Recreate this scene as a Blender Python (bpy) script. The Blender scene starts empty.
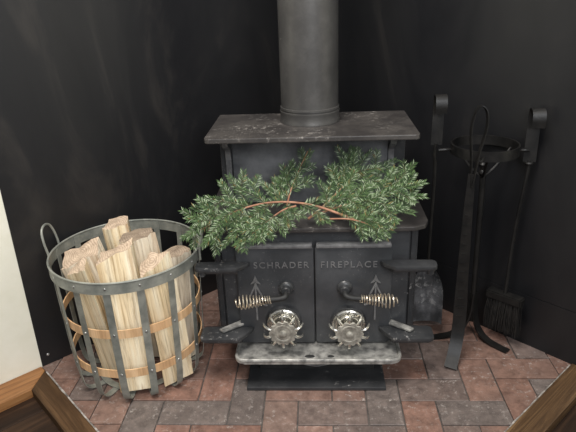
import bpy, bmesh, math, random
from mathutils import Vector, Matrix
PI = math.pi
V = Vector
C = bpy.context.scene.collection
rnd = random.Random(7)

# ------------------------------------------------------------------ helpers
def wloc(o):
    p = V((0, 0, 0))
    while o is not None:
        p += o.location; o = o.parent
    return p

def obj(name, bm, mats, parent=None, label=None, smooth=False, origin=None):
    """link a bmesh (world coordinates) as one mesh object"""
    bmesh.ops.recalc_face_normals(bm, faces=bm.faces)
    off = V(origin) if origin is not None else V((0, 0, 0))
    base = wloc(parent) if parent is not None else V((0, 0, 0))
    if origin is None:
        off = base
    bmesh.ops.translate(bm, verts=bm.verts, vec=-off)
    me = bpy.data.meshes.new(name)
    bm.to_mesh(me); bm.free()
    for m in (mats if isinstance(mats, (list, tuple)) else [mats]):
        me.materials.append(m)
    if smooth:
        for p in me.polygons: p.use_smooth = True
        try: me.set_sharp_from_angle(angle=math.radians(40))
        except Exception: pass
    o = bpy.data.objects.new(name, me); C.objects.link(o)
    if parent is not None:
        o.parent = parent
    o.location = off - base
    if label: o['label'] = label
    return o

def thing(name, label, cat, loc, group=None):
    o = bpy.data.objects.new(name, None); C.objects.link(o)
    o.location = loc; o.empty_display_size = .05
    o['label'] = label; o['category'] = cat
    if group: o['group'] = group
    return o

def tag(o, label, cat, group=None):
    o['label'] = label; o['category'] = cat
    if group: o['group'] = group
    return o

def struct(o):
    o['kind'] = 'structure'; return o

def B(): return bmesh.new()

def box(bm, x0, x1, y0, y1, z0, z1, bev=0.0, seg=2):
    vs = [bm.verts.new((x, y, z)) for x in (x0, x1) for y in (y0, y1) for z in (z0, z1)]
    F = [(0,1,3,2),(4,6,7,5),(0,4,5,1),(2,3,7,6),(0,2,6,4),(1,5,7,3)]
    fs = [bm.faces.new([vs[i] for i in f]) for f in F]
    if bev:
        es = list({e for f in fs for e in f.edges})
        bmesh.ops.bevel(bm, geom=es, offset=bev, segments=seg, profile=.6, affect='EDGES')
    return vs

def prism(bm, poly, z0, z1, bev=0.0, M=None, seg=2):
    """polygon (x,y) extruded z0..z1; M maps local to world"""
    a = [bm.verts.new((x, y, z0)) for x, y in poly]
    b = [bm.verts.new((x, y, z1)) for x, y in poly]
    n = len(poly)
    fs = [bm.faces.new(list(reversed(a))), bm.faces.new(b)]
    for i in range(n):
        fs.append(bm.faces.new((a[i], a[(i+1) % n], b[(i+1) % n], b[i])))
    if M is not None:
        bmesh.ops.transform(bm, matrix=M, verts=a + b)
    if bev:
        es = list({e for f in fs for e in f.edges})
        bmesh.ops.bevel(bm, geom=es, offset=bev, segments=seg, profile=.6, affect='EDGES')

def frames(pts):
    pts = [V(p) for p in pts]; T = []
    for i in range(len(pts)):
        a = pts[max(0, i-1)]; b = pts[min(len(pts)-1, i+1)]
        t = (b-a); T.append(t.normalized() if t.length > 1e-9 else V((0,0,1)))
    return pts, T

def tube(bm, pts, r, seg=10, cap=True, closed=False):
    pts, T = frames(pts); n = len(pts)
    if closed:
        for i in range(n):
            T[i] = (pts[(i+1) % n]-pts[i-1]).normalized()
    rad = r if isinstance(r, (list, tuple)) else [r]*n
    up = V((0,0,1)) if abs(T[0].z) < .9 else V((1,0,0))
    N = (up - T[0]*up.dot(T[0])).normalized()
    rings = []
    for i in range(n):
        N = (N - T[i]*N.dot(T[i])).normalized(); Bn = T[i].cross(N)
        rings.append([bm.verts.new(pts[i] + (N*math.cos(2*PI*k/seg)+Bn*math.sin(2*PI*k/seg))*rad[i]) for k in range(seg)])
    m = n if closed else n-1
    for i in range(m):
        a, b = rings[i], rings[(i+1) % n]
        for k in range(seg):
            bm.faces.new((a[k], a[(k+1) % seg], b[(k+1) % seg], b[k]))
    if cap and not closed:
        bm.faces.new(list(reversed(rings[0]))); bm.faces.new(rings[-1])

def strap(bm, pts, side, w, t, closed=False):
    """flat bar swept along pts; side = width direction (one vector or one per point)"""
    pts, T = frames(pts); n = len(pts)
    if closed:
        for i in range(n): T[i] = (pts[(i+1) % n]-pts[i-1]).normalized()
    rings = []
    for i in range(n):
        s = V(side[i]) if isinstance(side, list) else V(side)
        s = (s - T[i]*s.dot(T[i])).normalized(); nn = T[i].cross(s)
        ww = (w[i] if isinstance(w, list) else w)/2; tt = t/2
        rings.append([bm.verts.new(pts[i]+s*a*ww+nn*b*tt) for a, b in ((1,1),(-1,1),(-1,-1),(1,-1))])
    m = n if closed else n-1
    for i in range(m):
        a, b = rings[i], rings[(i+1) % n]
        for k in range(4):
            bm.faces.new((a[k], a[(k+1) % 4], b[(k+1) % 4], b[k]))
    if not closed:
        bm.faces.new(list(reversed(rings[0]))); bm.faces.new(rings[-1])

def lathe(bm, prof, M, seg=32):
    """profile (r,h) turned about local Z, mapped with M"""
    rings = []; vs = []
    for r, h in prof:
        if r < 1e-6:
            v = bm.verts.new((0, 0, h)); vs.append(v); rings.append([v])
        else:
            ring = [bm.verts.new((r*math.cos(2*PI*k/seg), r*math.sin(2*PI*k/seg), h)) for k in range(seg)]
            vs += ring; rings.append(ring)
    for a, b in zip(rings[:-1], rings[1:]):
        if len(a) == 1 and len(b) == 1: continue
        for k in range(seg):
            if len(a) == 1: bm.faces.new((a[0], b[k], b[(k+1) % seg]))
            elif len(b) == 1: bm.faces.new((a[k], a[(k+1) % seg], b[0]))
            else: bm.faces.new((a[k], a[(k+1) % seg], b[(k+1) % seg], b[k]))
    for ring, rev in ((rings[0], True), (rings[-1], False)):
        if len(ring) > 1: bm.faces.new(list(reversed(ring)) if rev else ring)
    bmesh.ops.transform(bm, matrix=M, verts=vs)

def MY(x, y, z):           # local Z -> world -Y (towards the room)
    return Matrix.Translation((x, y, z)) @ Matrix.Rotation(PI/2, 4, 'X')
def MT(x, y, z): return Matrix.Translation((x, y, z))

def curve(pts, n=8):
    """Catmull-Rom through pts"""
    P = [V(p) for p in pts]; P = [P[0]*2-P[1]] + P + [P[-1]*2-P[-2]]
    out = []
    for i in range(1, len(P)-2):
        a, b, c, d = P[i-1:i+3]
        for k in range(n):
            t = k/n
            out.append(.5*((2*b)+(c-a)*t+(2*a-5*b+4*c-d)*t*t+(3*b-a-3*c+d)*t**3))
    out.append(P[-2]); return out

# ---------------------------------------------------------------- materials
def nodes(name):
    m = bpy.data.materials.new(name); m.use_nodes = True
    nt = m.node_tree; return m, nt, nt.nodes['Principled BSDF']
def N(nt, kind, **kw):
    n = nt.nodes.new(kind)
    for k, v in kw.items():
        if k in n.inputs: n.inputs[k].default_value = v
        else: setattr(n, k, v)
    return n
def ramp(nt, fac, stops):
    r = nt.nodes.new('ShaderNodeValToRGB'); e = r.color_ramp.elements
    while len(e) < len(stops): e.new(.5)
    for el, (p, c) in zip(e, stops): el.position = p; el.color = (*c, 1) if len(c) == 3 else c
    nt.links.new(fac, r.inputs[0]); return r.outputs[0]
def coords(nt, scale=(1,1,1), kind='Object', rot=(0,0,0)):
    t = nt.nodes.new('ShaderNodeTexCoord'); mp = nt.nodes.new('ShaderNodeMapping')
    mp.inputs['Scale'].default_value = scale; mp.inputs['Rotation'].default_value = rot
    nt.links.new(t.outputs[kind], mp.inputs[0]); return mp.outputs[0]
def noise(nt, vec, scale, detail=6, rough=.6, dist=0):
    n = N(nt, 'ShaderNodeTexNoise', Scale=scale, Detail=detail, Roughness=rough, Distortion=dist)
    nt.links.new(vec, n.inputs['Vector']); return n.outputs['Fac']
def mixc(nt, fac, a, b, mode='MIX'):
    m = nt.nodes.new('ShaderNodeMix'); m.data_type = 'RGBA'; m.blend_type = mode
    for s, v in ((m.inputs[0], fac), (m.inputs[6], a), (m.inputs[7], b)):
        if isinstance(v, (int, float)): s.default_value = v
        elif isinstance(v, tuple): s.default_value = (*v, 1)
        else: nt.links.new(v, s)
    return m.outputs[2]
def bump(nt, bs, h, strength, dist=.002):
    b = N(nt, 'ShaderNodeBump', Strength=strength, Distance=dist)
    nt.links.new(h, b.inputs['Height']); nt.links.new(b.outputs[0], bs.inputs['Normal'])

def metal(name, c1, c2, rough=.5, metallic=0., scale=18, rv=.15, bumps=.25, spec=.5, p0=.35, p1=.7, stretch=(1,1,1), bscale=160):
    m, nt, bs = nodes(name); v = coords(nt, stretch)
    f = noise(nt, v, scale)
    nt.links.new(ramp(nt, f, [(p0, c1), (p1, c2)]), bs.inputs['Base Color'])
    rr = N(nt, 'ShaderNodeMapRange'); rr.inputs[3].default_value = rough-rv; rr.inputs[4].default_value = rough+rv
    nt.links.new(noise(nt, v, scale*.5), rr.inputs[0]); nt.links.new(rr.outputs[0], bs.inputs['Roughness'])
    bs.inputs['Metallic'].default_value = metallic; bs.inputs['Specular IOR Level'].default_value = spec
    bump(nt, bs, noise(nt, v, bscale, 3), bumps, .001)
    return m

def worn_metal(name, base, worn, dust, rough=.5, thr=.62, metallic=.0, dscale=60, spec=.5):
    """dark iron with pale scuffs and dust specks"""
    m, nt, bs = nodes(name); v = coords(nt)
    a = mixc(nt, ramp(nt, noise(nt, v, 9, 8, .65), [(.42, (0,0,0)), (.75, (1,1,1))]), base, worn)
    big = ramp(nt, noise(nt, v, 6, 3), [(.45, (0,0,0)), (.65, (1,1,1))])
    sp = ramp(nt, noise(nt, v, dscale, 6, .75), [(thr, (0,0,0)), (thr+.08, (1,1,1))])
    f = mixc(nt, 1.0, big, sp, 'MULTIPLY')
    nt.links.new(mixc(nt, f, a, dust), bs.inputs['Base Color'])
    rr = N(nt, 'ShaderNodeMapRange'); rr.inputs[3].default_value = rough-.12; rr.inputs[4].default_value = rough+.15
    nt.links.new(noise(nt, v, 12), rr.inputs[0]); nt.links.new(rr.outputs[0], bs.inputs['Roughness'])
    bs.inputs['Metallic'].default_value = metallic; bs.inputs['Specular IOR Level'].default_value = spec
    bump(nt, bs, noise(nt, v, 140, 4), .3, .001)
    return m

def wood(name, c1, c2, c3, axis=0, rough=.55, fine=60, coarse=7, seams=False, spec=.35, bmp=.35):
    """streaky wood, grain along local axis"""
    m, nt, bs = nodes(name)
    s = [1., 1., 1.]; s[axis] = .06
    v = coords(nt, tuple(s))
    f1 = noise(nt, v, coarse, 5, .65, 2.2); f2 = noise(nt, v, fine, 6, .7, .3)
    a = ramp(nt, f1, [(.3, c1), (.52, c2), (.72, c3)])
    g = ramp(nt, f2, [(.3, (.45,.4,.36)), (.55, (1,1,1))])
    col = mixc(nt, .75, a, g, 'MULTIPLY')
    nt.links.new(col, bs.inputs['Base Color'])
    bs.inputs['Roughness'].default_value = rough; bs.inputs['Specular IOR Level'].default_value = spec
    bump(nt, bs, f2, bmp, .0015)
    return m

M = {}
M['iron'] = worn_metal('cast_iron', (.024,.025,.027), (.050,.051,.053), (.32,.31,.30), .36, .58)
M['iron_door'] = worn_metal('door_iron', (.034,.036,.039), (.066,.068,.072), (.36,.35,.33), .38, .60, dscale=110)
M['bracket'] = metal('bracket_iron', (.10,.10,.105), (.22,.22,.225), .38, .3, 40, .08, .2)
M['iron_top'] = worn_metal('dusty_shelf_iron', (.030,.027,.026), (.075,.068,.062), (.28,.26,.24), .45, .55)
M['panel'] = metal('brushed_panel', (.065,.068,.074), (.22,.225,.235), .42, .35, 7, .1, .15)
M['pipe'] = worn_metal('pipe_steel', (.062,.060,.058), (.110,.107,.102), (.34,.33,.31), .40, .64, .35, 45)
M['nickel'] = metal('aged_nickel', (.50,.48,.43), (.86,.84,.77), .24, .9, 30, .1, .2)
M['coil'] = metal('coil_nickel', (.50,.43,.33), (.78,.70,.58), .32, .85, 40, .1, .1)
M['disc'] = metal('knob_face', (.20,.19,.165), (.48,.46,.40), .50, .45, 55, .1, .5, bscale=220)
M['tray'] = metal('ash_tray_cast', (.13,.128,.124), (.46,.45,.42), .42, .45, 38, .1, .6, p0=.33, p1=.62)
M['soot'] = metal('soot_black', (.006,.006,.006), (.02,.02,.02), .65, 0, 30)
M['tool'] = metal('tool_iron', (.006,.006,.006), (.014,.013,.012), .40, 0, 30, .1, .3, spec=.32)
M['pan'] = worn_metal('shovel_pan', (.04,.042,.045), (.24,.245,.26), (.6,.6,.59), .38, .52, .2, 40)
M['bristle'] = metal('bristles', (.006,.006,.006), (.018,.016,.014), .6, 0, 60)
M['zinc'] = metal('zinc_strip', (.19,.20,.18), (.36,.365,.32), .48, .35, 22, .12, .3)
M['hoop'] = wood('hoop_wood', (.55,.33,.17), (.68,.44,.24), (.74,.52,.31), 2, .6, 50, 9)
M['rivet'] = metal('rivet', (.25,.25,.24), (.5,.5,.48), .35, .8)

def steel_wall():
    m, nt, bs = nodes('black_steel_sheet')
    v = coords(nt, (1,1,.35)); w = coords(nt)
    f = noise(nt, v, 2.6, 8, .66, 1.3)
    nt.links.new(ramp(nt, f, [(.35, (.0065,.0068,.008)), (.55, (.011,.011,.012)), (.72, (.030,.027,.025))]), bs.inputs['Base Color'])
    rr = N(nt, 'ShaderNodeMapRange'); rr.inputs[3].default_value = .30; rr.inputs[4].default_value = .50
    nt.links.new(noise(nt, v, 4, 6, .6, .6), rr.inputs[0]); nt.links.new(rr.outputs[0], bs.inputs['Roughness'])
    bs.inputs['Specular IOR Level'].default_value = .45
    bump(nt, bs, noise(nt, w, 30, 4), .06, .002)
    return m
M['steel'] = steel_wall()

def plaster():
    m, nt, bs = nodes('cream_plaster')
    v = coords(nt)
    nt.links.new(ramp(nt, noise(nt, v, 9, 6), [(.3, (.70,.68,.56)), (.7, (.78,.76,.66))]), bs.inputs['Base Color'])
    bs.inputs['Roughness'].default_value = .7
    bump(nt, bs, noise(nt, v, 60, 4), .15, .002); return m
M['plaster'] = plaster()

def brick_mat():
    m, nt, bs = nodes('clay_paver')
    v = coords(nt)
    at = nt.nodes.new('ShaderNodeVertexColor'); at.layer_name = 'tint'
    mot = ramp(nt, noise(nt, v, 28, 7, .7), [(.25, (.40,.38,.38)), (.5, (1,1,1)), (.72, (1.55,1.52,1.5))])
    a = mixc(nt, 1.0, at.outputs[0], mot, 'MULTIPLY')
    dark = ramp(nt, noise(nt, v, 7, 4), [(.5, (0,0,0)), (.72, (.6,.6,.6))])
    a = mixc(nt, dark, a, (.075,.060,.055))
    ds = mixc(nt, 1., ramp(nt, noise(nt, v, 60, 7, .8), [(.54, (0,0,0)), (.66, (1,1,1))]),
              ramp(nt, noise(nt, v, 12, 5), [(.40, (0,0,0)), (.62, (.85,.85,.85))]), 'MULTIPLY')
    a = mixc(nt, ds, a, (.42,.38,.35))
    nt.links.new(a, bs.inputs['Base Color'])
    bs.inputs['Roughness'].default_value = .55; bs.inputs['Specular IOR Level'].default_value = .4
    bump(nt, bs, noise(nt, v, 90, 6), .6, .002); return m
M['brick'] = brick_mat()
M['caulk'] = metal('pale_caulk', (.10,.09,.08), (.42,.39,.36), .7, 0, 60)
M['mortar'] = metal('sand_joint', (.045,.040,.036), (.12,.105,.095), .9, 0, 40)
M['board_orange'] = wood('board_orange', (.15,.062,.022), (.27,.125,.045), (.36,.19,.08), 0, .5, 80, 18)
M['board_dark'] = wood('board_dark', (.030,.016,.008), (.062,.034,.016), (.12,.068,.033), 0, .6, 90, 20, spec=.15)
M['board_mid'] = wood('board_mid', (.028,.015,.008), (.085,.048,.023), (.21,.128,.060), 0, .40, 70, 24)
M['floor'] = wood('floor_dark_wood', (.010,.005,.003), (.022,.011,.006), (.055,.029,.015), 0, .6, 60, 14, spec=.2)

def log_side(name, c1, c2, c3):
    m, nt, bs = nodes(name)
    v = coords(nt, (1,1,.05)); v2 = coords(nt, (1,1,.12))
    f1 = noise(nt, v, 22, 6, .65, .6); f2 = noise(nt, v, 95, 6, .7, .2); f3 = noise(nt, v2, 14, 4, .6, .8)
    a = ramp(nt, f1, [(.30, c1), (.45, c2), (.62, c3)])
    a = mixc(nt, .7, a, ramp(nt, f2, [(.34, (.36,.28,.20)), (.50, (1,1,1))]), 'MULTIPLY')
    st = ramp(nt, f3, [(.56, (0,0,0)), (.66, (.9,.9,.9))])
    a = mixc(nt, st, a, (.38,.22,.10))
    nt.links.new(a, bs.inputs['Base Color']); bs.inputs['Roughness'].default_value = .7
    bs.inputs['Specular IOR Level'].default_value = .25
    bump(nt, bs, f2, .7, .003); return m
M['split'] = log_side('split_wood', (.40,.25,.11), (.80,.65,.42), (.92,.83,.63))
M['split_grey'] = log_side('split_wood_grey', (.32,.24,.16), (.74,.64,.49), (.90,.82,.67))
def log_end(name, k):
    m, nt, bs = nodes(name)
    g = lambda c: tuple(x*k for x in c)
    v = coords(nt)
    w = N(nt, 'ShaderNodeTexWave', Scale=42., Distortion=5., Detail=3.); w.wave_type = 'RINGS'; w.rings_direction = 'Z'
    nt.links.new(v, w.inputs[0])
    a = mixc(nt, .5, ramp(nt, noise(nt, v, 40, 6), [(.3, g((.11,.075,.052))), (.7, g((.38,.295,.215)))]),
             ramp(nt, w.outputs['Fac'], [(0., g((.21,.15,.105))), (1., g((.41,.325,.235)))]))
    nt.links.new(a, bs.inputs['Base Color']); bs.inputs['Roughness'].default_value = .8
    bump(nt, bs, noise(nt, v, 120, 5), .5, .002); return m
M['end'] = log_end('log_end_grain', 1.55); M['end_dark'] = log_end('log_end_dark', .9)

def needle_mat():
    m, nt, bs = nodes('fir_needles')
    at = nt.nodes.new('ShaderNodeVertexColor'); at.layer_name = 'tint'
    nt.links.new(at.outputs[0], bs.inputs['Base Color'])
    bs.inputs['Roughness'].default_value = .38; bs.inputs['Specular IOR Level'].default_value = .5; return m
M['needle'] = needle_mat()
M['twig'] = metal('fir_bark', (.20,.085,.045), (.42,.22,.14), .65, 0, 40)
M['shoot'] = metal('fir_shoot', (.055,.055,.022), (.13,.105,.05), .65, 0, 40)

# ------------------------------------------------------------------- camera
yaw, pitch, roll = -5.57126763e-02, 3.91409099e-01, -3.64489530e-02
fw = V((math.sin(yaw)*math.cos(pitch), math.cos(yaw)*math.cos(pitch), -math.sin(pitch)))
r0 = V((math.cos(yaw), -math.sin(yaw), 0)); u0 = r0.cross(fw)
rt = r0*math.cos(roll)+u0*math.sin(roll); up = -r0*math.sin(roll)+u0*math.cos(roll)
cam_d = bpy.data.cameras.new('camera'); cam = bpy.data.objects.new('camera', cam_d); C.objects.link(cam)
mw = Matrix(((rt.x, up.x, -fw.x, .06575), (rt.y, up.y, -fw.y, -1.27148), (rt.z, up.z, -fw.z, 1.16817), (0,0,0,1)))
cam.matrix_world = mw
cam_d.sensor_width = 36; cam_d.lens = 570.85*36/576; cam_d.clip_start = .02
bpy.context.scene.camera = cam

# ------------------------------------------------------------------ setting
R2 = math.sqrt(2)
def diag(sgn, cx, cy):      # local frame: X along the wall, Y out of the room
    return None
# black steel sheets: left wall y-x=1.13, right wall x+y=1.15, corner at (.01,1.14)
def slab(p0, p1, z0, z1, th, bev=0.0):
    """vertical slab with inner face p0->p1, thickness to the left of that direction"""
    d = V((p1[0]-p0[0], p1[1]-p0[1])).normalized(); n = V((-d.y, d.x))*th
    bm = B(); prism(bm, [p0, p1, (p1[0]+n.x, p1[1]+n.y), (p0[0]+n.x, p0[1]+n.y)], z0, z1, bev)
    return bm
wl = struct(obj('wall_left', slab((-.862,.268), (.01,1.14), -.02, 2.5, .06), M['steel']))
wr = struct(obj('wall_right', slab((.01,1.14), (.895,.255), .184, 2.5, .06), M['steel']))
obj('lower_sheet', slab((.008,1.139), (.895,.252), -.02, .1825, .058), M['steel'], wr)
struct(obj('wall_front_left', slab((-3.6,-2.466), (-.8625,.2715), -.04, 2.5, .06), M['plaster']))
struct(obj('wall_front_right', slab((.8955,.2585), (3.6,-2.446), -.04, 2.5, .06), M['plaster']))
for s, z in ((.025, .035),):
    bm = B(); c = V((-.862+s*.7071, .268+s*.7071, z))
    MM = Matrix.Translation(c) @ V((1,-1,0)).to_track_quat('Z', 'Y').to_matrix().to_4x4()
    lathe(bm, [(.005,-.001),(.005,.001),(.003,.0025),(0,.003)], MM, 12)
    obj('screw', bm, M['rivet'], wl, smooth=True)

# brick hearth (one mesh, herringbone of 8x4 inch pavers)
U = .1016
bm = B(); tl = bm.loops.layers.float_color.new('tint')
palette = [(.140,.080,.062), (.132,.073,.056), (.130,.084,.069), (.112,.080,.070), (.095,.074,.067), (.155,.092,.073), (.108,.074,.063), (.150,.080,.061)]
override = {('V',2,0):4, ('H',0,0):3, ('H',3,1):3, ('V',3,-1):1, ('V',5,1):0, ('H',6,2):0, ('H',4,0):4, ('V',4,2):3, ('V',6,0):1,
            ('V',-1,-1):2, ('H',-1,1):5, ('V',-2,0):4, ('V',-3,1):7, ('H',-4,0):4, ('H',2,2):7, ('H',-2,2):0, ('H',-3,3):7}
def clip(poly, a, b, c):       # keep a*x+b*y >= c
    out = []
    for i in range(len(poly)):
        p, q = poly[i-1], poly[i]; fp = a*p[0]+b*p[1]-c; fq = a*q[0]+b*q[1]-c
        if (fp >= 0) != (fq >= 0):
            t = fp/(fp-fq); out.append((p[0]+(q[0]-p[0])*t, p[1]+(q[1]-p[1])*t))
        if fq >= 0: out.append(q)
    return out
for i in range(-12, 13):
    for j in range(-8, 13):
        k = (i+j) % 4
        if k == 0: ty, w, h = 'H', 2, 1
        elif k == 2: ty, w, h = 'V', 1, 2
        else: continue
        g = .0019
        poly = [(i*U+g, j*U+g), ((i+w)*U-g, j*U+g), ((i+w)*U-g, (j+h)*U-g), (i*U+g, (j+h)*U-g)]
        for cl in ((1,1,-.597), (-1,1,-.597), (1,-1,-1.128), (-1,-1,-1.148)): poly = clip(poly, *cl) if len(poly) > 2 else poly
        if len(poly) < 3: continue
        ar = abs(sum(poly[a-1][0]*poly[a][1]-poly[a][0]*poly[a-1][1] for a in range(len(poly))))/2
        if ar < 2e-5: continue
        lift = rnd.uniform(-.0012, .0006)
        c = palette[override.get((ty,i,j), rnd.randrange(8))]; v = rnd.uniform(.9, 1.1)
        b1 = B(); t1 = b1.loops.layers.float_color.new('tint')
        prism(b1, poly, -.03, lift, .0016 if ar > .0195 else 0, None, 1)
        for f in b1.faces:
            for l in f.loops: l[t1] = (c[0]*v*1.22, c[1]*v*1.27, c[2]*v*1.27, 1)
        bmesh.ops.recalc_face_normals(b1, faces=b1.faces)
        me = bpy.data.meshes.new('paver'); b1.to_mesh(me); b1.free(); bm.from_mesh(me); bpy.data.meshes.remove(me)
hearth = struct(obj('brick_hearth', bm, M['brick']))
bm = B(); prism(bm, [(0,-.597), (.87,.273), (.008,1.138), (-.861,.267)], -.029, -.0045)
obj('sand_joint', bm, M['mortar'], hearth)

# wooden boards around the hearth and the dark floor beyond them
def board(name, along, p, poly, mat, z0=-.03, z1=.003, bev=.002):
    """poly in a local frame whose X runs along direction `along` from p"""
    o = obj(name, (lambda b: (prism(b, poly, z0, z1, bev), b)[1])(B()), mat, origin=(0,0,0))
    o.location = (p[0], p[1], 0); o.rotation_euler = (0, 0, math.atan2(along[1], along[0]))
    return struct(o)
L0 = 1.193
tr1 = board('trim_1', (1,-1), (-.8425,.2425), [(.0005,0), (.0687,-.068), (L0+.0,-.068), (L0-.001,0)], M['board_dark'])   # left edge of the hearth
board('trim_2', (1,1), (-1.92,-.93), [(0,.0), (1.523,0), (1.591,.068), (1.591,.0985), (0,.0985)], M['board_orange'], -.03, .0025)  # along the white wall
tr3 = board('trim_3', (-1,-1), (.872,.272), [(0,.0005), (L0+.04,.0005), (L0+.04,.075), (0,.075)], M['board_mid'], -.03, .006)
def caulk(parent, y0, y1, x0, x1):
    b = B(); n = 60; a = []; c = []
    for i in range(n+1):
        x = x0+(x1-x0)*i/n
        a.append((x, y0-abs(rnd.gauss(0,.0012))-.001)); c.append((x, y1+abs(rnd.gauss(0,.0006))))
    prism(b, a+c[::-1], -.004, .0035)
    bmesh.ops.recalc_face_normals(b, faces=b.faces)
    me = bpy.data.meshes.new('caulk'); b.to_mesh(me); b.free(); me.materials.append(M['caulk'])
    o = bpy.data.objects.new('caulk', me); C.objects.link(o); o.parent = parent; return o
caulk(tr1, .0005, .003, .01, 1.15); caulk(tr3, -.002, .0005, .01, 1.15)
bm = B()
for k in range(-24, 25):
    prism(bm, [(-3.2, k*.13+.0008), (3.2, k*.13+.0008), (3.2, (k+1)*.13-.0008), (-3.2, (k+1)*.13-.0008)], -.06, -.026, .0012, None, 1)
fl = struct(obj('floor', bm, M['floor'], origin=(0,0,0))); fl.location = (0,-.6,0); fl.rotation_euler = (0,0,PI/4)

# -------------------------------------------------------------------- stove
SX = .056
stove = thing('wood_stove', 'black cast iron wood stove with two doors and stepped top in the corner', 'stove', (SX,.38,0))
bm = B(); box(bm, -.249,.361,.27,.62,.095,.497,.004); body = obj('body', bm, M['iron'], stove, smooth=True)
bm = B(); box(bm, -.222,.334,.256,.271,.10,.488,.002); obj('door_frame', bm, M['iron_door'], stove)
for x in (-.236, .348):
    bm = B(); box(bm, x-.0075, x+.0075, .264, .271, .097, .494, .002); obj('corner_strip', bm, M['iron'], stove)
def chamf(x0,x1,y0,y1,c): return [(x0,y1),(x0,y0+c),(x0+c*.25,y0+c*.35),(x0+c*.9,y0),(x1-c*.9,y0),(x1-c*.25,y0+c*.35),(x1,y0+c),(x1,y1)]
bm = B(); prism(bm, chamf(-.272,.388,.228,.625,.05), .495,.509,.003); obj('lower_shelf', bm, M['iron_top'], stove)
bm = B(); box(bm, -.234,.338,.44,.60,.507,.747,.003); obj('upper_box', bm, M['iron'], stove)
bm = B(); box(bm, -.196,.285,.434,.441,.512,.728,.002); obj('heat_panel', bm, M['panel'], stove)
bm = B(); prism(bm, chamf(-.255,.357,.294,.612,.014), .745,.760,.003); obj('top_shelf', bm, M['iron_top'], stove)
for x in (-.208, .294):   # brackets
    bm = B()
    pts = curve([(x,.434,.512),(x,.432,.62),(x,.428,.68),(x,.405,.700),(x,.385,.712),(x,.378,.730),(x,.392,.742),(x,.408,.735),(x,.406,.722),(x,.396,.720)], 6)
    strap(bm, pts, (1,0,0), .017, .007)
    obj('scroll_bracket', bm, M['bracket'], stove)

def lettering(txt, x0, x1, zc, h, y, parent):
    cu = bpy.data.curves.new('lettering', 'FONT'); cu.body = txt; cu.size = 1; cu.extrude = .06; cu.offset = .004; cu.space_character = 1.28
    t = bpy.data.objects.new('tmp', cu); C.objects.link(t)
    dg = bpy.context.evaluated_depsgraph_get(); dg.update()
    me = bpy.data.meshes.new_from_object(t.evaluated_get(dg)); bpy.data.objects.remove(t)
    xs = [v.co.x for v in me.vertices]; ys = [v.co.y for v in me.vertices]
    a, b, c, d = min(xs), max(xs), min(ys), max(ys)
    bm = B(); bm.from_mesh(me); bpy.data.meshes.remove(me)
    for v in bm.verts:
        X = x0+(v.co.x-a)/(b-a)*(x1-x0); Z = zc+((v.co.y-c)/(d-c)-.5)*h
        v.co = (X, y - .0022*(1 if v.co.z > 0 else -.3), Z)
    return obj('lettering', bm, M['letter'], parent)
M['letter'] = metal('letter_iron', (.12,.12,.123), (.22,.22,.22), .42, .2, 60, .08, .2)

def door(x0, x1, word, wx0, wx1, ax, s):
    bm = B()
    prism(bm, [(x0+.006,.115),(x1-.006,.115),(x1,.12),(x1,.440),(x1-.006,.446),(x0+.006,.446),(x0,.440),(x0,.12)], -.2605, -.235, .003,
          Matrix(((1,0,0,0),(0,0,1,0),(0,1,0,0),(0,0,0,1))) @ Matrix.Scale(1,4) , 2)
    for v in bm.verts: v.co.y = -v.co.y
    d = obj('door', bm, M['iron_door'], stove, smooth=True)
    bm = B(); box(bm, x0+.004,x1-.004,.2285,.256,.444,.455,.003); obj('door_lip', bm, M['letter'], d, smooth=True)
    lettering(word, wx0, wx1, .3885, .0205, .235, d)
    # arrow and drawn bow in relief
    bm = B(); y0, y1 = -.2365, -.2315
    MM = Matrix(((1,0,0,0),(0,0,-1,0),(0,1,0,0),(0,0,0,1)))
    def pz(poly): prism(bm, poly, -y1-.0005, -y0, .0, MM.copy() @ Matrix.Identity(4))
    def flat(poly):
        a = [bm.verts.new((x,.2362,z)) for x, z in poly]; b = [bm.verts.new((x,.2305,z)) for x, z in poly]; n = len(poly)
        bm.faces.new(a); bm.faces.new(list(reversed(b)))
        for i in range(n): bm.faces.new((a[i], a[(i+1)%n], b[(i+1)%n], b[i]))
    flat([(ax,.355),(ax+.006,.338),(ax+.015,.326),(ax+.003,.331),(ax-.003,.331),(ax-.015,.326),(ax-.006,.338)])
    flat([(ax-.0024,.334),(ax+.0024,.334),(ax+.0024,.200),(ax-.0024,.200)])
    for q in (-1, 1):
        lim = curve([(ax+q*.001,0,.324),(ax+q*.008,0,.306),(ax+q*.015,0,.291),(ax+q*.019,0,.277),(ax+q*.020,0,.266)], 4)
        strap(bm, [V((p.x,.2333,p.z)) for p in lim], (1,0,.6*q), .0046, .0052)
        lim = curve([(ax+q*.002,0,.268),(ax+q*.014,0,.263),(ax+q*.024,0,.254),(ax+q*.033,0,.251)], 4)
        wv = [.008-.005*i/(len(lim)-1) for i in range(len(lim))]
        strap(bm, [V((p.x,.2333,p.z)) for p in lim], (0,0,1), wv, .0052)
    obj('arrow_emblem', bm, M['letter'], d)
    return d
dl = door(-.178,.0525,'SCHRADER',-.126,.0385,-.124,-1)
dr = door(.0565,.283,'FIREPLACE',.074,.2395,.236,1)

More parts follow.
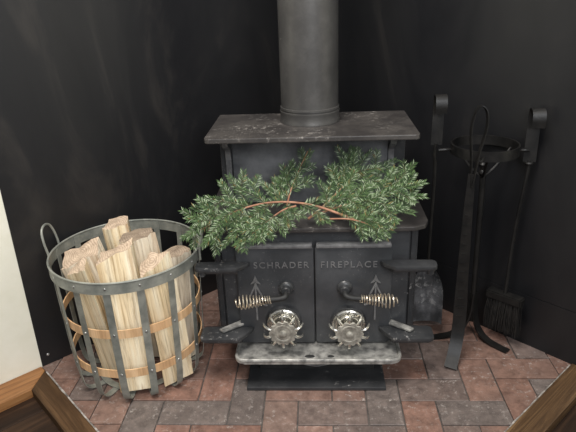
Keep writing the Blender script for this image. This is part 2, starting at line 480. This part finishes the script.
# hinge arms: heavy flat bars standing out from the door corners past the body
def hinge(s, z, depth):
    bx = SX+s*.340 ; tip = SX+s*.178
    X = lambda k: SX+s*k
    poly = [(X(.192),.232),(X(.197),.218),(X(.232),.214-depth),(X(.338),.214-depth),(X(.349),.219-depth),(X(.352),.230-depth),(X(.352),.226),(X(.342),.236),(X(.245),.236)]
    bm = B(); prism(bm, poly, z-.0135, z, .004)
    o = obj('hinge_arm', bm, M['iron'], stove, smooth=True)
    bm = B(); prism(bm, [(X(.225),.226-depth),(X(.338),.226-depth),(X(.340),.235),(X(.265),.235)], z-.024, z-.012, .003)
    obj('rib', bm, M['iron'], o, smooth=True)
    bm = B(); lathe(bm, [(.008,-.032),(.011,-.03),(.011,-.015),(.006,-.013)], MT(X(.333),.205,z), 14); obj('hinge_pin', bm, M['iron'], o, smooth=True)
    return o
for s in (-1, 1):
    hinge(s, .402, .026); o = hinge(s, .176, .05)
    bm = B(); a, b = SX+s*.222, SX+s*.285
    prism(bm, [(a,.236),(a+s*.012,.256),(a+s*.075,.205),(a+s*.060,.192)], .1785, .187, .003)
    obj('latch_bar', bm, M['tray'], o)

# handles
def handle(bx, s, z0):
    y = .235
    bm = B(); lathe(bm, [(.0,.0),(.0225,.0),(.0235,.007),(.020,.012),(.0155,.014),(.0145,.026),(.012,.029),(.0,.030)], MY(bx,y,z0), 24)
    h = obj('handle', bm, M['iron'], stove, smooth=True)
    e = V((bx+s*.151, .184, z0-.022)); a = V((bx+s*.043, .188, z0-.014))
    bm = B(); tube(bm, curve([(bx,.214,z0-.003),(bx+s*.002,.194,z0-.008),(bx+s*.018,.189,z0-.012),tuple(a),tuple(a.lerp(e,.3))], 6), .0085, 12)
    obj('rod', bm, M['soot'], h, smooth=True)
    ax = (e-a).normalized(); n1 = ax.cross(V((0,0,1))).normalized(); n2 = ax.cross(n1)
    pts = []; turns = 12; S = 22
    for k in range(turns*S+1):
        q = k/(turns*S); tt = q**.82 if q < .3 else q
        u = min(1, max(0, q))
        r = .0105 if u < .2 else (.0105+.0105*((u-.2)/.62)**.9 if u < .82 else .021-.0125*((u-.82)/.18)**1.6)
        pos = u*.45 if False else (u*u*.35+u*.65)
        th = 2*PI*k/S
        pts.append(a+ax*((e-a).length*pos)+(n1*math.cos(th)+n2*math.sin(th))*r)
    bm = B(); tube(bm, pts, .0021, 6)
    obj('spring_grip', bm, M['coil'], h, smooth=True, label='nickel wire coil grip')
handle(-.031, -1, .312); handle(.144, 1, .313)

# spin draft knobs
def knob(x, z):
    k = None
    bm = B()
    lathe(bm, [(0,.010),(.046,.010),(.050,.014),(.050,.020),(.046,.023),(.041,.022),(.040,.018),(.037,.018),(.036,.029),(.033,.032),(.027,.031),(.026,.027),(.013,.027),(.013,.066),(0,.067)], MY(x,.2355,z), 40)
    k = obj('draft_knob', bm, M['nickel'], stove, smooth=True, label='nickel spin draft knob')
    bm = B(); lathe(bm, [(0,0),(.055,0),(.055,.008),(.053,.012),(.049,.012),(.047,.009),(0,.009)], MY(x,.2355,z), 40)
    obj('backing', bm, M['iron'], k, smooth=True, label='black iron backing ring')
    bm = B(); n = 10
    MM = MY(x,.2355,z-.002) @ Matrix.Diagonal((1.1,1.1,1,1))
    rim = []
    for i in range(n*8):
        a = 2*PI*i/(n*8); rr_ = .0355+.0030*math.cos(n*a)
        rim.append((rr_*math.cos(a), rr_*math.sin(a)))
    prism(bm, rim, .064, .070, .001, MM, 1)
    lathe(bm, [(.027,.0695),(.026,.0715),(.022,.0715),(.021,.0705),(.011,.0705),(.010,.075),(.006,.0775),(0,.078)], MM, 24)
    obj('face_disc', bm, M['disc'], k, smooth=True)
    for i in range(n):
        a = 2*PI*(i+.5)/n; ca, sa = math.cos(a), math.sin(a)
        bm = B()
        loc = [(.028,.0625),(.036,.065),(.045,.064),(.052,.058),(.056,.049),(.057,.041)]
        pts = curve([tuple(MM @ V((r*ca, r*sa, h))) for r, h in loc], 4); L = len(pts)
        tube(bm, pts, [.0046*(1-.5*(i2/(L-1))**2) for i2 in range(L)], 8)
        obj('claw', bm, M['nickel'], k, smooth=True)
knob(-.0425,.196); knob(.156,.192)

# ash tray
bm = B()
def rr(x0,x1,y0,y1,r,n=6):
    p = [(x0,y1)]
    for k in range(n+1):
        a = PI+PI/2*k/n; p.append((x0+r+r*math.cos(a), y0+r+r*math.sin(a)))
    for k in range(n+1):
        a = 1.5*PI+PI/2*k/n; p.append((x1-r+r*math.cos(a), y0+r+r*math.sin(a)))
    p.append((x1,y1)); return p
prism(bm, rr(-.192,.312,.146,.256,.03), .098,.108,.003)
tray = obj('ash_shelf', bm, M['tray'], stove, smooth=True, label='grey worn cast ash shelf below the doors')
bm = B(); pts = [V((x,y,.1095)) for x, y in rr(-.188,.308,.150,.236,.028)]
tube(bm, pts, .0055, 8); obj('raised_rim', bm, M['tray'], tray, smooth=True)
for x, w in ((.036,.016),(.100,.011)):
    bm = B(); lathe(bm, [(0,.0),(w,.0),(w*.8,.0012),(0,.0015)], MT(x,.172,.1078) @ Matrix.Diagonal((1,.55,1,1)), 16); obj('soot_hole', bm, M['soot'], tray)
bm = B(); box(bm, -.128,.238,.235,.57,.012,.098,.003); obj('pedestal', bm, M['soot'], stove)
bm = B(); box(bm, -.160,.267,.145,.585,.0006,.013,.003); obj('base_plate', bm, M['iron'], stove)
bm = B(); tube(bm, curve([(-.03,.234,.066),(.0,.218,.052),(.055,.208,.046),(.11,.218,.052),(.14,.234,.066)],6), .0025, 8); obj('drawer_pull', bm, M['brass'] if 'brass' in M else M['letter'], stove, smooth=True)

# stove pipe
pipe = thing('stove_pipe', 'grey steel stove pipe rising from the top of the stove', 'stove pipe', (.047,.502,.7605))
bm = B(); lathe(bm, [(.086,0),(.089,.0),(.089,1.72),(.086,1.72)], MT(.047,.502,.762), 64); obj('pipe', bm, M['pipe'], pipe, smooth=True)
bm = B(); lathe(bm, [(.0895,.0),(.0930,.0),(.0930,.004),(.0915,.008),(.0915,.028),(.0925,.031),(.0925,.035),(.0895,.036)], MT(.047,.502,.7605), 64)
obj('collar', bm, M['pipe'], pipe, smooth=True)
bm = B(); lathe(bm, [(.0895,.040),(.0915,.041),(.0915,.047),(.0895,.048)], MT(.047,.502,.7605), 64); obj('seam_bead', bm, M['pipe'], pipe, smooth=True)

# ------------------------------------------------------------------- basket
bc = V((-.522,.282,0)); RT, RB, HT = .221, .203, .428
basket = thing('log_basket', 'round grey metal strip basket with two wooden hoops, full of split logs', 'basket', tuple(bc))
def brad(z): return RB+(RT-RB)*min(1, max(0, z/HT))
def ringpts(r, z, n=72): return [bc+V((r*math.cos(2*PI*k/n), r*math.sin(2*PI*k/n), z)) for k in range(n)]
bm = B(); strap(bm, ringpts(RT+.0025, HT-.017), (0,0,1), .034, .0025, closed=True)
rim = obj('rim_band', bm, M['zinc'], basket, smooth=True)
bm = B(); tube(bm, ringpts(RT+.0025, HT), .0032, 8, closed=True); obj('rolled_edge', bm, M['zinc'], rim, smooth=True)
hoops = []
for z in (.256, .116):
    bm = B(); strap(bm, ringpts(brad(z)-.0045, z), (0,0,1), .027, .0035, closed=True)
    hoops.append(obj('hoop', bm, M['hoop'], basket, label='pale bent wooden hoop'))
NS = 15
for k in range(NS):
    a = 2*PI*(k+.35)/NS; ca, sa = math.cos(a), math.sin(a)
    prof = [(RT-.0005,HT-.004),(brad(.256)+.0005,.256),(brad(.116)+.0005,.116),(RB+.001,.055),(RB-.007,.022),(RB-.03,.0055),(RB-.075,.003)]
    pts = curve([tuple(bc+V((r*ca, r*sa, z))) for r, z in prof], 5)
    bm = B(); strap(bm, pts, (-sa,ca,0), .0215, .0018)
    st = obj('stave', bm, M['zinc'], basket, smooth=True)
    for z in (.256, .116, HT-.017):
        r = brad(z)+(.0012 if z < .3 else .0035)
        c = bc+V((r*ca, r*sa, z)); bm = B()
        MM = Matrix.Translation(c) @ V((ca,sa,0)).to_track_quat('Z','Y').to_matrix().to_4x4()
        lathe(bm, [(.0042,-.001),(.0042,.0006),(.0028,.0022),(0,.0027)], MM, 10)
        obj('rivet', bm, M['rivet'], st, smooth=True)
bm = B(); strap(bm, ringpts(RB-.074, .0058), [V((math.cos(2*PI*k/72), math.sin(2*PI*k/72), 0)) for k in range(72)], .022, .0018, closed=True)
obj('bottom_ring', bm, M['zinc'], basket, smooth=True)
for a0 in (math.radians(178), math.radians(5)):
    ca, sa = math.cos(a0), math.sin(a0); t = V((-sa, ca, 0)); o3 = V((ca, sa, 0))
    c = bc+o3*(RT+.008); pts = []
    P = [c-t*.036+V((0,0,HT-.034)), c-t*.037+V((0,0,HT-.005)), c-t*.037+o3*.006+V((0,0,HT+.034)), c-t*.026+o3*.012+V((0,0,HT+.066)), c+o3*.014+V((0,0,HT+.077)),
         c+t*.026+o3*.012+V((0,0,HT+.066)), c+t*.037+o3*.006+V((0,0,HT+.034)), c+t*.037+V((0,0,HT-.005)), c+t*.036+V((0,0,HT-.034))]
    bm = B(); tube(bm, curve([tuple(p) for p in P], 6), .0036, 8); obj('handle', bm, M['zinc'], basket, smooth=True)

# --------------------------------------------------------------------- logs
def log(label, bot, top, ext, w, d, spin, mat='split', shape=None, seed=0, slope=(0,0), end='end'):
    """split log from bot towards top (world), length ext; cross-section w x d turned by spin degrees"""
    r = random.Random(seed)
    bot, top = V(bot), V(top); ax = (top-bot).normalized(); L = ext
    shape = shape or [(-.5,-.5),(.5,-.45),(.48,.5),(-.45,.46)]
    outline = []
    n = len(shape); sub = 5
    for i in range(n):
        a, b = V(shape[i]), V(shape[(i+1) % n])
        for k in range(sub):
            p = a.lerp(b, k/sub); outline.append(p)
    bm = B(); rings = []; H = 9
    jit = [r.uniform(-.035,.035) for _ in outline]
    for h in range(H+1):
        z = L*h/H; bend = .006*math.sin(PI*h/H)*r.uniform(.6,1.2)
        ring = []
        for p, j in zip(outline, jit):
            q = 1+j+r.uniform(-.012,.012)
            e = 0
            if h == H: e = r.uniform(-.005,.005)+p.x*w*slope[0]+p.y*d*slope[1]
            ring.append(bm.verts.new((p.x*w*q+bend, p.y*d*q, z+e)))
        rings.append(ring)
    m = len(outline)
    for h in range(H):
        for k in range(m):
            bm.faces.new((rings[h][k], rings[h][(k+1)%m], rings[h+1][(k+1)%m], rings[h+1][k]))
    for ring in (rings[0], rings[-1]):
        f = bm.faces.new(ring if ring is rings[-1] else list(reversed(ring))); f.material_index = 1
        g = bmesh.ops.poke(bm, faces=[f], offset=0)
        for ff in g['faces']: ff.material_index = 1
    o = obj('firewood_log', bm, [M[mat], M[end]], origin=(0,0,0))
    q = V((0,0,1)).rotation_difference(ax)
    o.rotation_mode = 'QUATERNION'
    from mathutils import Quaternion
    o.rotation_quaternion = q @ Quaternion((0,0,1), math.radians(spin))
    o.location = bot
    return tag(o, label, 'log', 'split logs in the basket')
TRI = [(-.5,-.45),(.5,-.4),(.1,.5),(-.3,.4)]
PEN = [(-.5,-.2),(-.1,-.5),(.5,-.35),(.45,.4),(-.3,.5)]
log('split log leaning in the left of the basket with a broad striped pale face', (-.578,.288,.024), (-.662,.262,.44), .405, .122, .070, 8, 'split_grey', None, 1, (.18,.35))
log('small split log peeking just over the front left rim of the basket', (-.583,.213,.014), (-.622,.172,.42), .415, .072, .050, -22, 'split', TRI, 2, (.3,.5))
log('tall pale log standing furthest back among the basket logs', (-.570,.410,.012), (-.590,.405,.47), .448, .085, .075, 10, 'split', PEN, 3, (.15,.1))
log('tall log with a brown sawn top right behind the middle of the basket', (-.470,.348,.012), (-.500,.328,.46), .440, .112, .090, 24, 'split_grey', PEN, 4, (.05,-.1), 'end_dark')
log('wide pale split log leaning in the centre front of the basket', (-.498,.152,.016), (-.523,.196,.435), .445, .104, .056, 9, 'split', None, 5, (.35,.2))
log('log with a brown top at the back right of the basket', (-.402,.302,.012), (-.376,.276,.43), .402, .106, .060, 46, 'split_grey', PEN, 6, (0,0), 'end_dark')
log('slanted pale log at the front right of the basket', (-.392,.199,.014), (-.412,.184,.41), .420, .100, .058, 36, 'split', TRI, 7, (.5,.2))

# --------------------------------------------------------------- fire tools
T = M['tool']
stand = thing('tool_stand', 'black iron fireplace tool stand with a round ring top and curled legs', 'tool stand', (.60,.44,0))
rc = V((.574,.425,.680))
bm = B(); strap(bm, [rc+V((.098*math.cos(2*PI*k/48), .098*math.sin(2*PI*k/48), 0)) for k in range(48)], (0,0,1), .030, .005, closed=True)
obj('ring', bm, T, stand, smooth=True)
pc = V((.592,.44,0))
bm = B(); tube(bm, curve([(.576,.43,.60),(.580,.432,.56),(.586,.436,.3),(.592,.44,.06)], 6), .009, 10); obj('post', bm, T, stand, smooth=True)
for a in (20, 140, 260):
    ca, sa = math.cos(math.radians(a)), math.sin(math.radians(a))
    bm = B(); tube(bm, curve([(.576,.43,.585), tuple(V((.576,.43,.61))+V((.04*ca,.04*sa,0))), tuple(rc+V((.095*ca,.095*sa,-.01)))], 5), .004, 8); obj('brace', bm, T, stand, smooth=True)
bm = B(); lathe(bm, [(.0,-.0),(.012,.0),(.012,.006),(.008,.012),(.014,.03),(.010,.036),(0,.037)], MT(.576,.43,.598), 16); obj('finial', bm, T, stand, smooth=True)
for ang, ln in ((-46, .142), (188, .15), (112, .075)):
    ca, sa = math.cos(math.radians(ang)), math.sin(math.radians(ang)); o3 = V((ca, sa, 0)); w3 = V((-sa, ca, 0))
    P = [pc+o3*.006+V((0,0,.17)), pc+o3*.010+V((0,0,.10)), pc+o3*.026+V((0,0,.045)), pc+o3*.06+V((0,0,.014)), pc+o3*(ln*.75)+V((0,0,.005)), pc+o3*ln+V((0,0,.0045))]
    bm = B(); strap(bm, curve([tuple(p) for p in P], 6), tuple(w3), .026, .006); obj('leg', bm, T, stand, smooth=True)
for x0, x1, y in ((.478,.436,.428),(.670,.698,.405)):
    bm = B(); tube(bm, curve([(x0,y,.676),((x0+x1)/2,y-.006,.678),(x1,y-.004,.676)], 4), .005, 8); obj('hook', bm, T, stand, smooth=True)
bm = B(); tube(bm, curve([(.545,.332,.676),(.540,.318,.676),(.530,.312,.672),(.521,.313,.684)], 4), .0045, 8); obj('hook', bm, T, stand, smooth=True)

def loop_handle(bm, top, low, side, w, depth):
    """wide strap hooked over at the top"""
    top, low = V(top), V(low); dn = (low-top).normalized(); f = V((0,-1,0)) if depth > 0 else V((0,1,0)); d = abs(depth)
    P = [low, low.lerp(top,.5), top-V((0,0,.02))-f*0, top+f*d*.3, top+f*d-V((0,0,.004)), top+f*d*1.25-V((0,0,.025)), top+f*d*1.2-V((0,0,.05))]
    strap(bm, curve([tuple(p) for p in P], 6), side, w, .004)

# shovel
sh = thing('fire_shovel', 'black fireplace shovel hanging at the left of the tool stand', 'shovel', (.435,.43,.05))
bm = B(); loop_handle(bm, (.432,.44,.842), (.430,.435,.690), (1,0,0), .034, .03); obj('handle', bm, T, sh, smooth=True)
bm = B(); tube(bm, curve([(.430,.434,.695),(.427,.437,.66),(.434,.445,.60),(.434,.452,.40),(.434,.455,.27)], 6), .0055, 8); obj('rod', bm, T, sh, smooth=True)
bm = B(); nx, nz = 14, 14; grid = []
for j in range(nz+1):
    row = []
    for i in range(nx+1):
        u = i/nx*2-1; v = j/nz
        hw = .058*min(1, math.sqrt(max(.02, 1-(max(0, v-.45)/.57)**2)))
        x = .429+u*hw; z = .055+v*.212
        y = .447-.022*abs(u)**3+.012*v-.035*(1-v)**3*0
        row.append((V((x,y,z))))
    grid.append(row)
vf = [[bm.verts.new(p) for p in row] for row in grid]; vb = [[bm.verts.new(p+V((0,.003,0))) for p in row] for row in grid]
for j in range(nz):
    for i in range(nx):
        bm.faces.new((vf[j][i], vf[j][i+1], vf[j+1][i+1], vf[j+1][i])); bm.faces.new((vb[j][i], vb[j+1][i], vb[j+1][i+1], vb[j][i+1]))
for j in range(nz):
    for i in (0, nx): bm.faces.new((vf[j][i], vf[j+1][i], vb[j+1][i], vb[j][i]))
for i in range(nx):
    for j in (0, nz): bm.faces.new((vf[j][i], vb[j][i], vb[j][i+1], vf[j][i+1]))
obj('pan', bm, M['pan'], sh, smooth=True, label='scuffed dark steel pan')

# broom
br = thing('hearth_broom', 'black hearth broom with dark bristles hanging at the right of the tool stand', 'broom', (.675,.41,.03))
bm = B(); loop_handle(bm, (.706,.412,.800), (.704,.405,.640), (1,-.25,0), .036, .03); obj('handle', bm, T, br, smooth=True)
bm = B(); tube(bm, curve([(.704,.405,.645),(.702,.404,.60),(.688,.408,.40),(.680,.398,.192)], 6), .006, 8)
lathe(bm, [(0,0),(.011,0),(.013,.004),(.011,.008),(0,.009)], MT(.7035,.405,.632), 14); obj('rod', bm, T, br, smooth=True)
D = V((.74,-.67,0)).normalized(); Nn = V((.67,.74,0)); hc = V((.680,.396,.178))
MM = Matrix.Translation(hc) @ Matrix(((D.x,Nn.x,0,0),(D.y,Nn.y,0,0),(0,0,1,0),(0,0,0,1)))
bm = B(); vs = box(bm, -.060,.060,-.018,.018,-.014,.014); bmesh.ops.transform(bm, matrix=MM, verts=bm.verts)
bmesh.ops.bevel(bm, geom=list(bm.edges), offset=.004, segments=2, affect='EDGES'); obj('brush_head', bm, T, br)
bm = B(); r = random.Random(3)
for i in range(420):
    u = r.uniform(-.055,.055); v = r.uniform(-.014,.014)
    a = MM @ V((u,v,-.013)); b = MM @ V((u*1.06+r.uniform(-.006,.006), v*1.25+r.uniform(-.004,.004), -.110-r.uniform(0,.024)))
    m_ = a.lerp(b,.5)+V((r.uniform(-.003,.003),r.uniform(-.003,.003),0))
    tube(bm, [a,m_,b], [.0013,.0012,.0008], 4, cap=False)
bo = obj('bristles', bm, M['bristle'], br); bo['kind'] = 'stuff'

# poker-like strap tool with a teardrop loop
tg = thing('fire_poker', 'flat black iron bar with teardrop loop handle and curled foot before the tool stand', 'poker', (.50,.27,0))
bm = B()
lp = curve([(.506,.300,.600),(.502,.298,.68),(.494,.297,.765),(.500,.296,.815),(.514,.295,.836),(.531,.294,.820),(.535,.294,.775),(.521,.295,.70),(.509,.297,.600)], 7)
strap(bm, lp, (.25,-1,0), .012, .003); obj('loop_handle', bm, T, tg, smooth=True)
bm = B(); bp_ = curve([(.507,.299,.64),(.508,.304,.50),(.512,.312,.30),(.516,.318,.16),(.512,.308,.09),(.498,.280,.037),(.481,.245,.0075)], 8)
wv = [.020+.020*min(1, i/(len(bp_)*.45)) for i in range(len(bp_))]
strap(bm, bp_, (1,-.15,0), wv, .006); bar = obj('bar', bm, T, tg, smooth=True)
for k in range(12):
    z = .16+k*.032; t = (z-.16)/.48; bm = B(); x = .5155-.0085*t; y = .3145-.0165*t
    box(bm, x-.011,x+.009,y-.0022,y+.001,z-.0018,z+.0018); obj('notch', bm, T, bar)

# ----------------------------------------------------------- fir branches
def needle(bm, tl, p, d, n, L, w, col):
    s = d.cross(n).normalized(); m_ = p+d*L*.55; t = p+d*L+n*L*-.05
    a = bm.verts.new(p); b = bm.verts.new(m_+s*w); c = bm.verts.new(m_-s*w); e = bm.verts.new(t); f = bm.verts.new(m_+n*w*.6)
    for q in ((a,b,f),(a,f,c),(b,e,f),(f,e,c),(a,c,b),(b,c,e)):
        ff = bm.faces.new(q)
        for l in ff.loops: l[tl] = (*col, 1)
def spray(bmt, bmn, tl, a, b, sag, wid, nl, r, rad=.0017, nrm=None, bare=.0):
    """one flat fir spray: stem a->b with laterals and needles in its plane"""
    a, b = V(a), V(b); d = (b-a); L = d.length
    n = V(nrm) if nrm else V((r.uniform(-.35,.35), -.7, .7+r.uniform(-.3,.2)))
    n = (n - d*n.dot(d)/d.length_squared).normalized(); s = d.normalized().cross(n)
    mid = a.lerp(b,.5)+n*sag*L
    stem = curve([tuple(a), tuple(mid), tuple(b)], 8)
    twigs = [(stem, rad, bare)]
    nl = max(2, int(nl*.42))
    for i in range(nl):
        t = .18+.74*(i+r.uniform(-.2,.2))/max(1,nl); side = 1 if i % 2 else -1
        k = min(len(stem)-2, max(0, int(t*(len(stem)-1)))); o = stem[k]; dd = (stem[k+1]-stem[k]).normalized()
        ln = wid*(1.15-.62*t)*r.uniform(.75,1.2); an = math.radians(r.uniform(38,56))
        e = o+(dd*math.cos(an)+s*side*math.sin(an))*ln+n*r.uniform(-.12,.22)*ln
        twigs.append((curve([tuple(o), tuple(o.lerp(e,.5)+n*.04*ln), tuple(e)], 5), rad*.42, 0))
    for pts, rd, br_ in twigs:
        m = len(pts); tube(bmt, pts, [max(.0007, rd*(1-.65*i/(m-1))) for i in range(m)], 5, cap=False)
        ln = sum((pts[i+1]-pts[i]).length for i in range(m-1)); cnt = max(6, int(ln/.00155))
        for i in range(cnt):
            u = i/cnt
            if u < br_: continue
            x = u*(m-1); k = min(m-2, int(x)); p = pts[k].lerp(pts[k+1], x-k); dd = (pts[k+1]-pts[k]).normalized()
            ss = dd.cross(n).normalized(); side = (1, -1, .35, 1, -1, -.35)[i % 6]
            an = math.radians(r.uniform(50,64)*(1-.45*u**3)); lift = r.uniform(.0,.25) if abs(side) == 1 else .9
            nd = (dd*math.cos(an)+(ss*side+n*lift).normalized()*math.sin(an)).normalized()
            nn = (n-nd*n.dot(nd)).normalized()
            c0 = r.random(); tip = u**2*.5
            base = V((.016,.044,.016)).lerp(V((.125,.200,.075)), c0*.8+tip*.5)
            if r.random() < .22: base = V((.29,.36,.23))
            if r.random() < .03: base = V((.22,.17,.06))
            needle(bmn, tl, p, nd, nn, r.uniform(.021,.026)*(1-.3*u)*(1 if abs(side) == 1 else .7), .00115, tuple(base))

def bough(label, stem, rads, sprays, seed):
    r = random.Random(seed); lo = min(p[2] for p in stem)
    o = thing('fir_branch', label, 'branch', tuple(stem[len(stem)//2]), 'fir branches on the lower stove shelf')
    bt, bn, bs_ = B(), B(), B(); tl = bn.loops.layers.float_color.new('tint')
    pts = curve(stem, 8); m = len(pts)
    tube(bt, pts, [rads[0]+(rads[1]-rads[0])*i/(m-1) for i in range(m)], 8)
    for a, b, wid, nl in sprays: spray(bs_, bn, tl, a, b, r.uniform(-.02,.08), wid, nl, r)
    obj('stem', bt, M['twig'], o, smooth=True, label='reddish brown woody stem')
    obj('shoots', bs_, M['shoot'], o)
    nb = obj('needles', bn, M['needle'], o); nb['kind'] = 'stuff'
bough('fir branch with a long bare reddish stem spreading to the left end of the shelf',
      [(0.202,0.215,0.526), (0.144,0.225,0.547), (0.051,0.245,0.574), (-0.046,0.250,0.583), (-0.131,0.235,0.575), (-0.211,0.215,0.548), (-0.268,0.200,0.521)], (0.0042, 0.002),
      [((-0.131,0.235,0.575),(-0.251,0.240,0.603),0.09,8),
       ((-0.128,0.250,0.569),(-0.190,0.300,0.647),0.07,7),
       ((-0.168,0.225,0.564),(-0.300,0.190,0.557),0.09,9),
       ((-0.188,0.220,0.558),(-0.317,0.180,0.506),0.08,8),
       ((-0.154,0.225,0.564),(-0.260,0.180,0.480),0.07,8),
       ((-0.092,0.240,0.576),(-0.205,0.175,0.479),0.08,9),
       ((-0.085,0.260,0.574),(-0.147,0.330,0.630),0.07,7),
       ((-0.027,0.260,0.576),(-0.097,0.330,0.614),0.06,7),
       ((-0.074,0.240,0.578),(-0.153,0.200,0.532),0.06,7),
       ((-0.211,0.215,0.548),(-0.284,0.210,0.588),0.06,6),
       ((0.017,0.250,0.576),(0.101,0.210,0.536),0.05,6),
       ((-0.012,0.245,0.581),(-0.026,0.210,0.531),0.05,6)], 11)
bough('short fir branch with a thin forked stem hanging over the front left shelf edge',
      [(0.006,0.225,0.580), (-0.030,0.210,0.574), (-0.073,0.195,0.548), (-0.118,0.180,0.515)], (0.003, 0.0015),
      [((-0.073,0.195,0.548),(-0.163,0.165,0.486),0.06,8),
       ((-0.089,0.190,0.538),(-0.090,0.170,0.498),0.05,6),
       ((-0.053,0.200,0.561),(-0.143,0.180,0.522),0.05,7),
       ((-0.030,0.210,0.574),(-0.006,0.190,0.534),0.045,6),
       ((-0.053,0.205,0.558),(-0.073,0.180,0.509),0.045,6)], 12)
bough('small upright fir sprig leaning on the stove panel in the middle',
      [(-0.023,0.280,0.559), (-0.012,0.330,0.590), (0.015,0.375,0.644), (0.040,0.400,0.689)], (0.0028, 0.0012),
      [((-0.012,0.330,0.590),(-0.038,0.370,0.653),0.045,6),
       ((0.000,0.350,0.614),(0.049,0.405,0.687),0.045,8),
       ((-0.012,0.330,0.590),(0.054,0.365,0.621),0.04,6),
       ((-0.018,0.310,0.572),(-0.063,0.350,0.622),0.045,6)], 13)
bough('large bushy fir branch rising against the right half of the stove panel',
      [(0.039,0.235,0.535), (0.088,0.270,0.564), (0.139,0.310,0.601), (0.195,0.360,0.639)], (0.0036, 0.0016),
      [((0.088,0.270,0.564),(0.123,0.360,0.656),0.06,8),
       ((0.118,0.295,0.585),(0.173,0.400,0.695),0.07,9),
       ((0.139,0.310,0.601),(0.232,0.395,0.686),0.08,9),
       ((0.148,0.315,0.605),(0.301,0.370,0.664),0.09,10),
       ((0.118,0.290,0.583),(0.275,0.330,0.610),0.08,9),
       ((0.103,0.280,0.572),(0.223,0.270,0.589),0.07,9),
       ((0.079,0.260,0.562),(0.164,0.240,0.565),0.055,7)], 14)
bough('fir branch stretching out past the right end of the shelf',
      [(0.067,0.250,0.544), (0.146,0.265,0.565), (0.223,0.275,0.578), (0.298,0.280,0.593)], (0.0034, 0.0016),
      [((0.223,0.275,0.578),(0.374,0.285,0.623),0.07,9),
       ((0.241,0.278,0.583),(0.373,0.270,0.586),0.06,8),
       ((0.203,0.270,0.574),(0.338,0.235,0.549),0.07,9),
       ((0.174,0.270,0.568),(0.291,0.215,0.533),0.065,8),
       ((0.261,0.280,0.588),(0.348,0.330,0.666),0.06,8),
       ((0.146,0.265,0.565),(0.234,0.300,0.609),0.06,8),
       ((0.131,0.260,0.561),(0.220,0.225,0.546),0.05,7)], 15)
bough('fir sprig drooping over the front right shelf edge',
      [(0.101,0.215,0.543), (0.151,0.205,0.546), (0.198,0.195,0.537), (0.233,0.188,0.522)], (0.0026, 0.0014),
      [((0.198,0.195,0.537),(0.260,0.175,0.500),0.045,8),
       ((0.178,0.200,0.542),(0.280,0.190,0.532),0.045,7),
       ((0.157,0.205,0.543),(0.216,0.180,0.510),0.04,7)], 16)

# ------------------------------------------------------------------ lighting
def area(name, loc, target, sx, sy, power, col):
    l = bpy.data.lights.new(name, 'AREA'); l.shape = 'RECTANGLE'; l.size = sx; l.size_y = sy; l.energy = power; l.color = col
    o = bpy.data.objects.new(name, l); C.objects.link(o); o.location = loc
    o.rotation_euler = (V(target)-V(loc)).to_track_quat('-Z','Y').to_euler(); return o
area('window_daylight', (.9,-2.6,2.1), (0,.3,.3), 1.6, 1.3, 60, (.95,.97,1))
area('overhead_fill', (-.25,-.55,2.7), (0,.3,.2), .9, .9, 75, (1,.955,.90))  # warm fill added overhead, out of view, to brighten hearth and shelf tops
w = bpy.data.worlds.new('world'); bpy.context.scene.world = w; w.use_nodes = True
w.node_tree.nodes['Background'].inputs[0].default_value = (.95,.97,1,1); w.node_tree.nodes['Background'].inputs[1].default_value = .35
vs = bpy.context.scene.view_settings
vs.view_transform = 'Standard'; vs.look = 'None'; vs.exposure = 0; vs.gamma = 1; vs.use_curve_mapping = False
